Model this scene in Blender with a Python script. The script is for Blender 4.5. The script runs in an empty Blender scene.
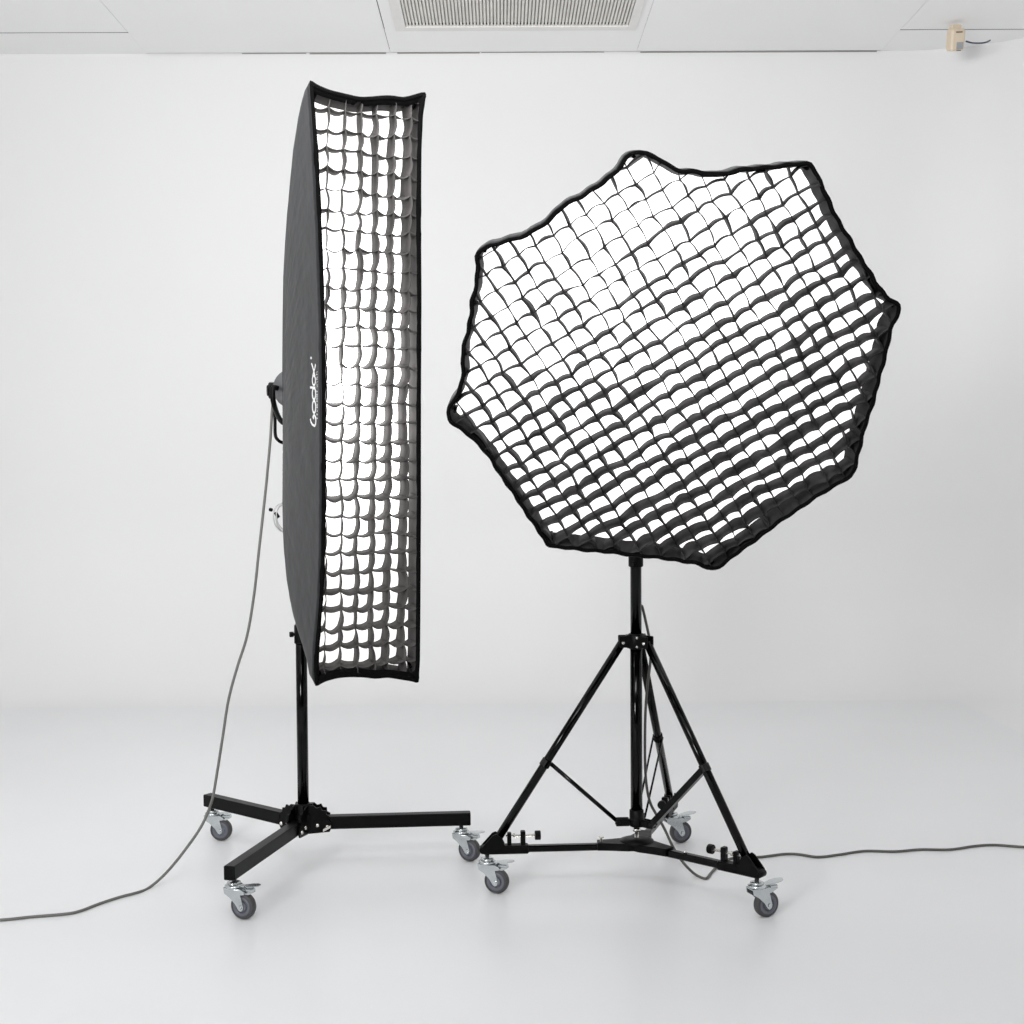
import bpy, math, random
from mathutils import Vector, Matrix
random.seed(7)
sc = bpy.context.scene
COL = sc.collection
V = Vector
PI = math.pi

# ---------------------------------------------------------------- camera
F_PX = 1350.0
CAM = V((0, 0, 1.26))
pitch, yaw, roll = math.atan(52/F_PX), math.atan(12/F_PX), 0.0065
FW = V((math.sin(yaw)*math.cos(pitch), math.cos(yaw)*math.cos(pitch), -math.sin(pitch)))
r0 = V((math.cos(yaw), -math.sin(yaw), 0)); u0 = r0.cross(FW)
RT = math.cos(roll)*r0 - math.sin(roll)*u0
UP = math.cos(roll)*u0 + math.sin(roll)*r0
cam_data = bpy.data.cameras.new('camera')
cam_data.sensor_width = 36; cam_data.lens = F_PX/1024*36; cam_data.clip_start = .05
cam = bpy.data.objects.new('camera', cam_data); COL.objects.link(cam)
cam.matrix_world = Matrix(((RT.x, UP.x, -FW.x, CAM.x), (RT.y, UP.y, -FW.y, CAM.y), (RT.z, UP.z, -FW.z, CAM.z), (0, 0, 0, 1)))
sc.camera = cam

def ray(x, y): return FW + RT*((x-512)/F_PX) - UP*((y-512)/F_PX)
def at_z(x, y, z):                       # measured point at a known height
    d = ray(x, y); return CAM + d*((z-CAM.z)/d.z)
def at_y(x, y, Y):                       # measured point at a known distance from the camera wall
    d = ray(x, y); return CAM + d*(Y/d.y)
def on_plane(x, y, p, n):
    d = ray(x, y); return CAM + d*((p-CAM).dot(n)/d.dot(n))

# ---------------------------------------------------------------- materials
def mat(name, col, rough=.5, metal=0, spec=.5, bump=0, bscale=200, vary=0, vscale=3, sheen=0, coat=0, emit=None, trans=0):
    m = bpy.data.materials.new(name); m.use_nodes = True
    nt = m.node_tree; b = nt.nodes['Principled BSDF']
    c = (*col, 1)
    b.inputs['Base Color'].default_value = c
    b.inputs['Roughness'].default_value = rough
    b.inputs['Metallic'].default_value = metal
    b.inputs['Specular IOR Level'].default_value = spec
    if sheen:
        b.inputs['Sheen Weight'].default_value = sheen; b.inputs['Sheen Roughness'].default_value = .45
    if coat: b.inputs['Coat Weight'].default_value = coat
    tc = nt.nodes.new('ShaderNodeTexCoord')
    if vary:
        n = nt.nodes.new('ShaderNodeTexNoise'); n.inputs['Scale'].default_value = vscale; n.inputs['Detail'].default_value = 5
        r = nt.nodes.new('ShaderNodeMapRange'); r.inputs['From Min'].default_value = .3; r.inputs['From Max'].default_value = .7
        r.inputs['To Min'].default_value = 1-vary; r.inputs['To Max'].default_value = 1+vary
        mx = nt.nodes.new('ShaderNodeVectorMath'); mx.operation = 'SCALE'; mx.inputs[0].default_value = col
        nt.links.new(tc.outputs['Object'], n.inputs['Vector']); nt.links.new(n.outputs['Fac'], r.inputs['Value'])
        nt.links.new(r.outputs['Result'], mx.inputs['Scale']); nt.links.new(mx.outputs['Vector'], b.inputs['Base Color'])
    if bump:
        n2 = nt.nodes.new('ShaderNodeTexNoise'); n2.inputs['Scale'].default_value = bscale; n2.inputs['Detail'].default_value = 3
        bp = nt.nodes.new('ShaderNodeBump'); bp.inputs['Strength'].default_value = bump; bp.inputs['Distance'].default_value = .01
        nt.links.new(tc.outputs['Object'], n2.inputs['Vector']); nt.links.new(n2.outputs['Fac'], bp.inputs['Height'])
        nt.links.new(bp.outputs['Normal'], b.inputs['Normal'])
    return m

M = {}
M['wall'] = mat('white_wall_paint', (.80, .80, .80), .5, spec=.3, bump=.02, bscale=30, vary=.006, vscale=1.2)
M['floor'] = mat('white_floor_paint', (.755, .76, .77), .32, spec=.5, bump=.004, bscale=14, vary=.01, vscale=2)
M['ceiling'] = mat('white_ceiling_board', (.93, .93, .93), .8, spec=.1, vary=.008, vscale=2)
M['gap'] = mat('dark_gap', (.10, .09, .08), .9)
M['seam'] = mat('grey_joint_shade', (.30, .29, .28), .9)  # painted shade of the ceiling-to-wall gap
M['vent'] = mat('vent_plastic', (.80, .79, .77), .5, vary=.03, vscale=12)
M['vent_fin'] = mat('vent_louvre', (.74, .73, .69), .5, vary=.08, vscale=9)
M['vent_dark'] = mat('vent_inside', (.74, .71, .66), .8, vary=.25, vscale=7)
M['shell'] = mat('black_softbox_cloth', (.0075, .008, .0097), .48, spec=.30, bump=.3, bscale=13, sheen=.08)
M['rim'] = mat('black_velcro_edge', (.003, .003, .003), .95, spec=.05, bump=.3, bscale=300)
M['grid'] = mat('black_grid_cloth', (.019, .018, .0185), .6, spec=.18, bump=.1, bscale=60, vary=.85, vscale=20)
M['sgrid'] = mat('black_strip_grid_cloth', (.058, .054, .053), .6, spec=.18, bump=.1, bscale=60, vary=.35, vscale=14)
M['black'] = mat('black_gloss_metal', (.0008, .0008, .0008), .12, spec=.17)
M['beam'] = mat('black_satin_metal', (.0010, .0010, .0011), .36, spec=.13, bump=.03, bscale=400)
M['plastic'] = mat('black_plastic', (.0010, .0010, .0010), .4, spec=.12)
M['zinc'] = mat('zinc_plate', (.55, .58, .59), .2, metal=.92, vary=.06, vscale=40)
M['bolt'] = mat('nickel_bolt', (.75, .72, .68), .25, metal=1)
M['tyre'] = mat('grey_rubber', (.046, .044, .046), .55)
M['hub'] = mat('blue_grey_wheel', (.105, .11, .135), .4)
M['cable'] = mat('grey_cable', (.12, .12, .11), .5)
M['cable2'] = mat('dark_grey_cable', (.085, .085, .075), .5)
M['logo'] = mat('white_print', (.82, .82, .82), .6)
M['head'] = mat('grey_flash_housing', (.04, .042, .048), .4)
M['beige'] = mat('beige_plastic', (.72, .61, .47), .5)
M['lens'] = mat('grey_window', (.33, .34, .36), .35)
M['label_dark'] = mat('brown_slot', (.22, .18, .14), .6)
M['bluecord'] = mat('dark_blue_cord', (.05, .065, .10), .5)
M['clear'] = mat('silver_cord', (.6, .6, .6), .35, metal=.3)

def lit_diffuser(name, base, peak, fall, col):
    """white diffusion cloth lit by the flash tube behind it: brightest opposite the tube"""
    m = bpy.data.materials.new(name); m.use_nodes = True; nt = m.node_tree
    b = nt.nodes['Principled BSDF']; b.inputs['Base Color'].default_value = (.8, .8, .8, 1); b.inputs['Roughness'].default_value = .8
    tc = nt.nodes.new('ShaderNodeTexCoord'); ln = nt.nodes.new('ShaderNodeVectorMath'); ln.operation = 'LENGTH'
    nt.links.new(tc.outputs['Object'], ln.inputs[0])
    a = nt.nodes.new('ShaderNodeMath'); a.operation = 'DIVIDE'; a.inputs[1].default_value = fall
    nt.links.new(ln.outputs['Value'], a.inputs[0])
    p = nt.nodes.new('ShaderNodeMath'); p.operation = 'POWER'; p.inputs[1].default_value = 2; nt.links.new(a.outputs[0], p.inputs[0])
    g = nt.nodes.new('ShaderNodeMath'); g.operation = 'MULTIPLY'; g.inputs[1].default_value = -1; nt.links.new(p.outputs[0], g.inputs[0])
    e = nt.nodes.new('ShaderNodeMath'); e.operation = 'EXPONENT'; nt.links.new(g.outputs[0], e.inputs[0])
    k = nt.nodes.new('ShaderNodeMath'); k.operation = 'MULTIPLY_ADD'; k.inputs[1].default_value = peak; k.inputs[2].default_value = base
    nt.links.new(e.outputs[0], k.inputs[0]); nt.links.new(k.outputs[0], b.inputs['Emission Strength'])
    b.inputs['Emission Color'].default_value = (*col, 1)
    return m
M['strip_glow'] = lit_diffuser('lit_strip_diffuser', 1.15, 4.0, .33, (1, .985, .975))
M['octa_glow'] = lit_diffuser('lit_octagon_diffuser', 1.3, .9, .38, (1, .985, .98))

# ---------------------------------------------------------------- mesh builder
class MB:
    def __init__(s): s.v = []; s.f = []; s.sm = []; s.mi = []; s.cm = 0
    def face(s, idx, smooth=False): s.f.append(tuple(idx)); s.sm.append(smooth); s.mi.append(s.cm)
    def add(s, pts): b = len(s.v); s.v += [V(p) for p in pts]; return b
    def box(s, c, ax, ay, az, hx, hy, hz, bev=0):
        c = V(c); ax = V(ax).normalized(); ay = V(ay).normalized(); az = V(az).normalized()
        if bev <= 0:
            b = s.add([c+ax*hx*i+ay*hy*j+az*hz*k for i in (-1, 1) for j in (-1, 1) for k in (-1, 1)])
            for q in ((0, 1, 3, 2), (4, 6, 7, 5), (0, 4, 5, 1), (2, 3, 7, 6), (0, 2, 6, 4), (1, 5, 7, 3)): s.face([b+i for i in q])
        else:                       # bevelled along the ax direction, with chamfered ends
            bev = min(bev, hy*.9, hz*.9, hx*.9)
            sec = [(-hy+bev, -hz), (hy-bev, -hz), (hy, -hz+bev), (hy, hz-bev), (hy-bev, hz), (-hy+bev, hz), (-hy, hz-bev), (-hy, -hz+bev)]
            rings = []
            for x, k in ((-hx, 1), (-hx+bev, 0), (hx-bev, 0), (hx, 1)):
                rings.append(s.add([c+ax*x+ay*(y-math.copysign(bev*.8, y)*k)+az*(z-math.copysign(bev*.8, z)*k) for y, z in sec]))
            for a, b2 in zip(rings, rings[1:]):
                for i in range(8): s.face((a+i, a+(i+1) % 8, b2+(i+1) % 8, b2+i))
            s.face([rings[0]+i for i in range(8)][::-1]); s.face([rings[-1]+i for i in range(8)])
        return s
    def tube(s, pts, r, n=12, caps=True, closed=False):
        pts = [V(p) for p in pts]; N = len(pts)
        rr = r if isinstance(r, (list, tuple)) else [r]*N
        def tan(i):
            if closed: return (pts[(i+1) % N]-pts[i-1]).normalized()
            return (pts[min(i+1, N-1)]-pts[max(i-1, 0)]).normalized()
        t = tan(0); a = t.orthogonal().normalized(); rings = []
        for i in range(N):
            t = tan(i); a = (a-t*a.dot(t)).normalized(); b = t.cross(a)
            rings.append(s.add([pts[i]+(a*math.cos(2*PI*k/n)+b*math.sin(2*PI*k/n))*rr[i] for k in range(n)]))
        prs = list(zip(rings, rings[1:])) + ([(rings[-1], rings[0])] if closed else [])
        for p, q in prs:
            if closed and q == rings[0]:      # align the seam
                off = min(range(n), key=lambda k: (s.v[p]-s.v[q+k]).length)
            else: off = 0
            for k in range(n): s.face((p+k, p+(k+1) % n, q+(k+1+off) % n, q+(k+off) % n), True)
        if caps and not closed:
            s.face([rings[0]+k for k in range(n)][::-1]); s.face([rings[-1]+k for k in range(n)])
        return s
    def lathe(s, c, axis, prof, n=28):   # prof: (radius, height along axis); duplicates make sharp edges
        c = V(c); t = V(axis).normalized(); a = t.orthogonal().normalized(); b = t.cross(a); rings = []
        for r, h in prof:
            rings.append(s.add([c+t*h+(a*math.cos(2*PI*k/n)+b*math.sin(2*PI*k/n))*max(r, 1e-5) for k in range(n)]))
        for i in range(len(rings)-1):
            p, q = rings[i], rings[i+1]
            flat = prof[i][1] == prof[i+1][1]
            for k in range(n): s.face((p+k, p+(k+1) % n, q+(k+1) % n, q+k), not flat)
        s.face([rings[0]+k for k in range(n)][::-1]); s.face([rings[-1]+k for k in range(n)])
        return s
    def cyl(s, p0, p1, r, n=20):
        p0 = V(p0); p1 = V(p1); L = (p1-p0).length; e = min(r*.12, L*.2)
        return s.lathe(p0, p1-p0, [(r-e, 0), (r, e), (r, e), (r, L-e), (r, L-e), (r-e, L)], n)
    def prism(s, c, ex, ey, poly, thick):   # polygon in (ex,ey), extruded symmetrically along ex x ey
        c = V(c); ex = V(ex).normalized(); ey = V(ey).normalized(); ez = ex.cross(ey); n = len(poly)
        a = s.add([c+ex*x+ey*y-ez*thick/2 for x, y in poly]); b = s.add([c+ex*x+ey*y+ez*thick/2 for x, y in poly])
        s.face([a+i for i in range(n)][::-1]); s.face([b+i for i in range(n)])
        for i in range(n): s.face((a+i, a+(i+1) % n, b+(i+1) % n, b+i))
        return s
    def sheet(s, rows, closed=False, smooth=True):
        R = [s.add(r) for r in rows]; n = len(rows[0])
        for p, q in zip(R, R[1:]):
            for k in range(n if closed else n-1): s.face((p+k, p+(k+1) % n, q+(k+1) % n, q+k), smooth)
        return s
    def build(s, name, m, parent=None):
        org = V((0, 0, 0)); p = parent
        while p: org += p.location; p = p.parent
        me = bpy.data.meshes.new(name); me.from_pydata([v-org for v in s.v], [], s.f)
        for q, k, j in zip(me.polygons, s.sm, s.mi): q.use_smooth = k; q.material_index = j
        for x in (m if isinstance(m, list) else [m]): me.materials.append(x)
        me.validate(); me.update()
        import bmesh
        bm = bmesh.new(); bm.from_mesh(me); bmesh.ops.recalc_face_normals(bm, faces=bm.faces); bm.to_mesh(me); bm.free()
        o = bpy.data.objects.new(name, me); COL.objects.link(o)
        if parent: o.parent = parent
        return o

def tag(o, label, cat, group=None):
    o['label'] = label; o['category'] = cat
    if group: o['group'] = group
    return o
def thing(name, label, cat, loc, group=None):
    o = bpy.data.objects.new(name, None); o.empty_display_size = .05; COL.objects.link(o); o.location = loc
    return tag(o, label, cat, group)
def struct(o): o['kind'] = 'structure'; return o
def smooth_path(pts, n=8):
    P = [V(p) for p in pts]; P = [2*P[0]-P[1]]+P+[2*P[-1]-P[-2]]; out = []
    for i in range(1, len(P)-2):
        for k in range(n):
            t = k/n; a, b, c, d = P[i-1:i+3]
            out.append(.5*((2*b)+(c-a)*t+(2*a-5*b+4*c-d)*t*t+(3*b-a-3*c+d)*t**3))
    out.append(P[-2]); return out

# ---------------------------------------------------------------- room shell
WY, CX, RC, RR, CZ, LX, FY = 7.9, 2.32, .95, 1.0, 3.615, -5.2, -3.0     # back wall, corner start, cove radius, corner radius, ceiling, left wall, front
def path(off, part):
    if part == 'back':
        p = [(LX + (CX-LX)*i/12, WY-off) for i in range(13)]
        return p + [(CX+(RR-off)*math.sin(a), WY-RR+(RR-off)*math.cos(a)) for a in [PI/2*i/24 for i in range(1, 25)]]
    return [(CX+RR-off, WY-RR), (CX+RR-off, 2.0), (CX+RR-off, FY)]
prof = [(RC*(1-math.sin(a)), RC*(1-math.cos(a))) for a in [PI/2*i/20 for i in range(21)]] + [(0, 2.0), (0, CZ+.02)]
for part, nm in (('back', 'wall_back'), ('right', 'wall_right')):
    mb = MB(); mb.sheet([[(x, y, z) for x, y in path(off, part)] for off, z in prof])
    # outer thickness
    base = path(0, part); mb.sheet([[(x+(.1 if part == 'right' else .0), y+(.1 if part == 'back' else 0), z) for x, y in base] for z in (0, CZ+.02)])
    struct(mb.build(nm, M['wall']))
mb = MB(); fl = path(RC, 'back'); b = mb.add([(LX, FY, 0)] + [(x, y, 0) for x, y in fl] + [(CX+RR-RC, FY, 0)]); mb.face(range(b, len(mb.v)))
b2 = mb.add([(LX, FY, -.05), (LX, WY-RC, -.05), (CX+RR-RC, WY-RC, -.05), (CX+RR-RC, FY, -.05)]); mb.face(range(b2, b2+4))
struct(mb.build('floor', M['floor']))
mb = MB(); mb.box((LX-.05, (FY+WY)/2, CZ/2), (1, 0, 0), (0, 1, 0), (0, 0, 1), .05, (WY-FY)/2, CZ/2)
struct(mb.build('wall_left', M['wall']))

# ceiling boards with their joints; the dark slab above shows in the joints
xs = [-5.2, -3.44, -2.02, -.615, .808, 2.224, 3.5]
mb = MB()
def board(x0, x1, y0, y1, gl=.0015, gr=.0015, gf=.0015, gb=.0015):
    mb.box(((x0+gl+x1-gr)/2, (y0+gf+y1-gb)/2, CZ+.0015), (1, 0, 0), (0, 1, 0), (0, 0, 1), (x1-gr-x0-gl)/2, (y1-gb-y0-gf)/2, .0015)
vx0, vx1, vy0, vy1 = -.552, .761, 6.16, 7.477
for i in range(len(xs)-1):
    x0, x1 = xs[i], xs[i+1]
    if i in (0, 1, 5):
        board(x0, x1, 7.518, WY+.05, .0, .0, .009, 0); board(x0, x1, 4.68, 7.518, gb=.009)
        board(x0, x1, 1.85, 4.68); board(x0, x1, FY, 1.85)
    elif i == 3:       # this column carries the air conditioner
        board(x0, x1, vy1, WY, .002, .001, 0, .012); board(x0, vx0, vy0, vy1, .004, 0, 0, 0); board(vx1, x1, vy0, vy1, 0, .001, 0, 0)
        board(x0, x1, 2.2, vy0, gb=0); board(x0, x1, FY, 2.2)
    else:
        board(x0, x1, 5.0, WY, .0008, .001, .0015, .014 if i == 4 else .012); board(x0, x1, 2.2, 5.0); board(x0, x1, FY, 2.2)
struct(mb.build('ceiling', M['ceiling']))
mb = MB(); mb.box(((LX+3.5)/2, (FY+WY)/2+.1, CZ+.04), (1, 0, 0), (0, 1, 0), (0, 0, 1), (3.5-LX)/2, (WY-FY)/2+.1, .02)
struct(mb.build('trim_1', M['gap']))

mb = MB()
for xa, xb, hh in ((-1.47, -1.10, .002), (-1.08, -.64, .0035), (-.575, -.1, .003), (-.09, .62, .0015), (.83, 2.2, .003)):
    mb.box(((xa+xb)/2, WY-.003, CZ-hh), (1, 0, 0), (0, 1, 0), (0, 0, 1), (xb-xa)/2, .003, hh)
struct(mb.build('joint_shade_strip', M['seam']))  # grey strips painting in the shade of the ceiling-to-wall gap

# ceiling air-conditioner vent
t = thing('air_vent', 'pale ribbed rectangular air vent set in the white ceiling', 'vent', ((vx0+vx1)/2, (vy0+vy1)/2, CZ))
gx0, gx1, gy0, gy1 = -.494, .715, 6.23, 7.419
mb = MB()
for (a, b_, c, d) in ((vx0, vx1, vy0, gy0), (vx0, vx1, gy1, vy1), (vx0, gx0, gy0, gy1), (gx1, vx1, gy0, gy1)):
    mb.box(((a+b_)/2, (c+d)/2, CZ-.002), (1, 0, 0), (0, 1, 0), (0, 0, 1), (b_-a)/2, (d-c)/2, .008)
mb.build('frame', M['vent'], t)
mb = MB(); mb.box(((gx0+gx1)/2, (gy0+gy1)/2, CZ+.018), (1, 0, 0), (0, 1, 0), (0, 0, 1), (gx1-gx0)/2, (gy1-gy0)/2, .002); mb.build('backing', M['vent_dark'], t)
mb = MB(); nfin = 66
for i in range(nfin):
    x = gx0+(i+.5)*(gx1-gx0)/nfin
    mb.box((x, (gy0+gy1)/2, CZ+.002), (0, 1, 0), (1, 0, 0), (0, 0, 1), (gy1-gy0)/2, .0056, .004)
for y in (6.62, 7.02): mb.box(((gx0+gx1)/2, y, CZ+.008), (1, 0, 0), (0, 1, 0), (0, 0, 1), (gx1-gx0)/2, .003, .004)
mb.build('grille', M['vent_fin'], t)

# beige sensor box hanging at the ceiling corner
sY = 7.39
sc0 = at_y(955.5, 39.8, sY)
t = thing('ceiling_sensor', 'small beige sensor box on the ceiling near the right corner', 'sensor', sc0+V((0, 0, .06)))
ex = V((math.cos(.12), .25, math.sin(.12))).normalized(); ez = V((-.10, -.35, 1)); ez = (ez-ex*ez.dot(ex)).normalized(); ey = ex.cross(ez)  # ey points away from or to camera
if ey.y > 0: ey = -ey
mb = MB(); mb.box(sc0, ex, ey, ez, .042, .030, .058, .009)
mb.box(sc0+ez*.066-ey*.01, ex, ey, ez, .029, .015, .012, .003)
mb.build('body', M['beige'], t)
mb = MB(); mb.box(sc0+ey*.0305-ez*.030+ex*.009, ex, ey, ez, .020, .0025, .018, .001); mb.build('lens', M['lens'], t)
mb = MB(); mb.box(sc0+ey*.0305+ez*.040, ex, ey, ez, .019, .002, .004, 0); mb.build('slot', M['label_dark'], t); mb = MB()
mb.box(sc0+ey*.0305-ez*.054+ex*.004, ex, ey, ez, .012, .002, .003, 0); mb.build('slot', M['label_dark'], t)
mb = MB(); mb.tube(smooth_path([at_y(966, 41.3, sY), at_y(973, 43, sY+.02), at_y(982, 43, sY+.05), at_y(987, 42, sY+.09), at_y(990, 40.5, sY+.16)], 5), .0045, 8)
mb.build('cord', M['bluecord'], t)
mb = MB(); mb.tube([sc0+ex*.043+ez*.012+ey*0, sc0+ex*.047+ez*.0], .004, 8); mb.tube([sc0+ex*.043+ez*.044, sc0+ex*.048+ez*.02], .005, 8); mb.build('bracket', M['label_dark'], t)

# ---------------------------------------------------------------- softbox frames
class Frame:
    def __init__(s, c, az, tilt):
        s.c = V(c); az = math.radians(az); tl = math.radians(tilt)
        s.n = V((math.sin(az)*math.cos(tl), -math.cos(az)*math.cos(tl), math.sin(tl)))
        s.u = V((math.cos(az), math.sin(az), 0)); s.v = s.n.cross(s.u)
    def w(s, u, v, d=0): return s.c+s.u*u+s.v*v+s.n*d          # d > 0: in front
    def uv(s, x, y):
        q = on_plane(x, y, s.c, s.n)-s.c; return (q.dot(s.u), q.dot(s.v))

def resample(poly, step):
    out = []
    for i in range(len(poly)):
        a, b = poly[i], poly[(i+1) % len(poly)]; L = math.dist(a, b); n = max(1, round(L/step))
        out += [(a[0]+(b[0]-a[0])*k/n, a[1]+(b[1]-a[1])*k/n) for k in range(n)]
    return out
def soften(poly, k=1):
    for _ in range(k):
        n = len(poly); poly = [(.25*poly[i-1][0]+.5*poly[i][0]+.25*poly[(i+1) % n][0], .25*poly[i-1][1]+.5*poly[i][1]+.25*poly[(i+1) % n][1]) for i in range(n)]
    return poly
def inset(poly, d):
    n = len(poly); out = []
    A = sum(poly[i-1][0]*poly[i][1]-poly[i][0]*poly[i-1][1] for i in range(n)); sg = 1 if A > 0 else -1
    for i in range(n):
        a = V(poly[i-2]); b = V(poly[(i+2) % n]); tt = (b-a).normalized()
        out.append((poly[i][0]-tt.y*d*sg, poly[i][1]+tt.x*d*sg))
    return out
def inside(poly, x, y):
    c = False; n = len(poly); j = n-1
    for i in range(n):
        xi, yi = poly[i]; xj, yj = poly[j]
        if (yi > y) != (yj > y) and x < (xj-xi)*(y-yi)/(yj-yi)+xi: c = not c
        j = i
    return c

def egg_crate(fr, poly, ang, o, da, db, na, nb, depth, splay, arc, jit, rng, sub=5, front=lambda u, v: 0, droop=(0, 0)):
    """cloth ribbons crossing each other, set on edge in front of the diffuser.
       a-lines run along direction A (angle ang); b-lines run across them."""
    A = V((math.cos(ang), math.sin(ang))); B = V((-A.y, A.x)); mb = MB()
    J = {(i, j): (rng.gauss(0, jit), rng.gauss(0, jit), rng.gauss(0, jit*.8), rng.gauss(0, jit*.8), rng.gauss(0, jit*.7)) for i in range(-1, na+2) for j in range(-1, nb+2)}
    def ribbon(fam, idx, cnt):
        samples = []
        for j in range(-1, cnt):
            amp = arc[fam]*rng.uniform(.45, 1.35)
            ampb = amp*rng.uniform(.5, 1.1)+rng.gauss(0, jit*.6)
            for k in range(sub):
                t = k/sub
                key0 = (j, idx) if fam == 0 else (idx, j); key1 = (j+1, idx) if fam == 0 else (idx, j+1)
                j0, j1 = J[key0], J[key1]; q = [j0[m]*(1-t)+j1[m]*t for m in range(5)]
                sa, sb_ = ((j+t)*da, idx*db) if fam == 0 else (idx*da, (j+t)*db)
                s_ = math.sin(PI*t)
                ux = o[0]+A.x*sa+B.x*sb_; vy = o[1]+A.y*sa+B.y*sb_
                perp = B if fam == 0 else A
                fu = ux+q[0]+perp.x*amp*s_; fv = vy+q[1]+perp.y*amp*s_
                bu = ux+q[0]*.5+q[2]+perp.x*ampb*s_; bv = vy+q[1]*.5+q[3]+perp.y*ampb*s_
                samples.append((ux, vy, fu, fv, bu, bv, q[4]))
        run = []
        def flush():
            nonlocal run
            if len(run) > 1:
                mb.sheet([[r[0] for r in run], [r[1] for r in run], [r[2] for r in run]])
            run = []
        prev = None
        def mk(smp):
            ux, vy, fu, fv, bu, bv, z = smp
            su, sv = splay(ux, vy)
            z0 = front(ux, vy)+z
            f = fr.w(fu, fv, z0); bk = fr.w(bu-depth*su, bv-depth*sv, z0-depth-z*.6)
            mid = (f+bk)/2+fr.u*((fu-bu)*.15)
            return (f, mid, bk)
        for smp in samples:
            ins = inside(poly, smp[2], smp[3])
            if ins != (prev is not None and prev[1]) and prev is not None:
                a, b_ = prev[0], smp
                lo, hi = 0.0, 1.0
                for _ in range(12):
                    m_ = (lo+hi)/2; pm = [a[k]*(1-m_)+b_[k]*m_ for k in range(7)]
                    if inside(poly, pm[2], pm[3]) == prev[1]: lo = m_
                    else: hi = m_
                pm = [a[k]*(1-lo)+b_[k]*lo for k in range(7)]
                if prev[1]: run.append(mk(pm)); flush()
                else: run.append(mk(pm))
            if ins: run.append(mk(smp))
            prev = (smp, ins)
        flush()
    for idx in range(0, nb+1): ribbon(0, idx, na+1)
    for idx in range(0, na+1): ribbon(1, idx, nb+1)
    return mb

def softbox_front(root, fr, poly, rimw, rimr, rec, glow, gridmb, gmat, glow_at, back, thick):
    n = len(poly)
    rng = random.Random(3)
    # bound edge with its hook-and-loop border
    mb = MB(); ph = [rng.uniform(-1, 1) for _ in range(n)]; ph = [(ph[i-1]+ph[i]+ph[(i+1) % n])/3 for i in range(n)]
    cen = inset(poly, rimr)
    mb.tube([fr.w(x, y, -rimr*.4) for x, y in cen], [rimr*(1+.3*p) for p in ph], 10, closed=True)
    w = rimw if callable(rimw) else (lambda u, v: rimw)
    inn = inset(poly, 1.0)
    inn = [(a[0]+(b[0]-a[0])*(w(*a)+.0015*ph[i]), a[1]+(b[1]-a[1])*(w(*a)+.0015*ph[i])) for i, (a, b) in enumerate(zip(poly, inn))]
    for a_, d0, d1 in ((0, 0, 0),):
        mb.sheet([[fr.w(x, y, -.001) for x, y in cen], [fr.w(x, y, -.002) for x, y in inn], [fr.w(x, y, -.006) for x, y in inn], [fr.w(x, y, -.008) for x, y in cen]], closed=True)
    mb.build('rim', M['rim'], root)
    # recessed skirt between the edge and the diffuser
    sk = inset(poly, rimr*1.2); mb = MB()
    ph2 = [rng.uniform(-.0025, .0025) for _ in range(n)]
    sk2 = [back(x, y) for x, y in inset(poly, rimr+.004)]; skm = [((a[0]+b_[0])/2, (a[1]+b_[1])/2) for a, b_ in zip(sk, sk2)]
    mb.sheet([[fr.w(x, y, -.001) for x, y in sk], [fr.w(x+p, y-p, -rec*.5) for (x, y), p in zip(skm, ph2)], [fr.w(x, y, -rec) for x, y in sk2]], closed=True)
    mb.build('skirt', gmat, root)
    # lit white diffuser
    mb = MB(); b = mb.add([fr.w(x, y, -rec) for x, y in sk2]); c = mb.add([fr.w(0, 0, -rec)])
    for i in range(n): mb.face((b+i, b+(i+1) % n, c))
    o = mb.build('diffuser', glow, root)
    g = fr.w(*glow_at, -rec)-root.location
    for v in o.data.vertices: v.co -= g
    o.location = g
    o['label'] = 'glowing white diffuser cloth'
    g = gridmb.build('grid', gmat, root); sm = g.modifiers.new('thickness', 'SOLIDIFY'); sm.thickness = thick; sm.offset = 0
    return g

# ================================================================= strip softbox
SF = Frame((-.339, 3.515, 1.440), 25, -3.5)
top = [(309.5, 78.5), (316, 84), (330, 90), (345, 93.5), (360, 97), (372, 96.5), (385, 95.2), (395, 95.6), (403, 97.5), (413, 95), (421, 92.5), (427, 91)]
right = [(425.5, 98), (423, 115), (421.5, 150), (421, 220), (421.5, 300), (421, 400), (421, 500), (420.5, 600), (420, 660), (419, 678), (419.5, 684)]
bottom = [(413, 681.5), (400, 679.5), (388, 677.5), (375, 679), (366, 677.5), (350, 677), (338, 678), (325, 681.5), (315, 687.5)]
left = [(314.3, 675), (315, 650), (319.3, 600), (321, 560), (321.5, 520), (322, 450), (321.8, 390), (321, 320), (319, 260), (317, 210), (314.5, 160), (312, 120), (310.5, 100), (309.5, 88)]
spoly = [SF.uv(x, y) for x, y in top+right+bottom+left]
spoly = soften(resample(spoly, .012), 1)
mount = SF.w(0, 0, -.46)
strip = thing('strip_softbox', 'tall narrow black strip softbox, lit, with a cloth grid, on the left stand', 'softbox', SF.w(0, 0, -.2))
rngS = random.Random(11)
u0_, u1_ = min(p[0] for p in spoly), max(p[0] for p in spoly); v0_, v1_ = min(p[1] for p in spoly), max(p[1] for p in spoly)
WU = u1_-u0_; HV = v1_-v0_
ncol, nrow = 7, 31
sgrid = egg_crate(SF, inset(spoly, .004), 0, (u0_+.004, v0_+.012), (WU-.004)/ncol, (HV-.028)/nrow, ncol, nrow, .041,
                  lambda u, v: (2.2*(u-(u0_+u1_)/2)-.03, .12*v-.05), (-.0095, .0048), .0028, rngS, front=lambda u, v: -.003)
def rw(u, v):
    e = min(v1_-v, v-v0_)
    return .006 + (.016 if e < .03 else 0)
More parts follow.
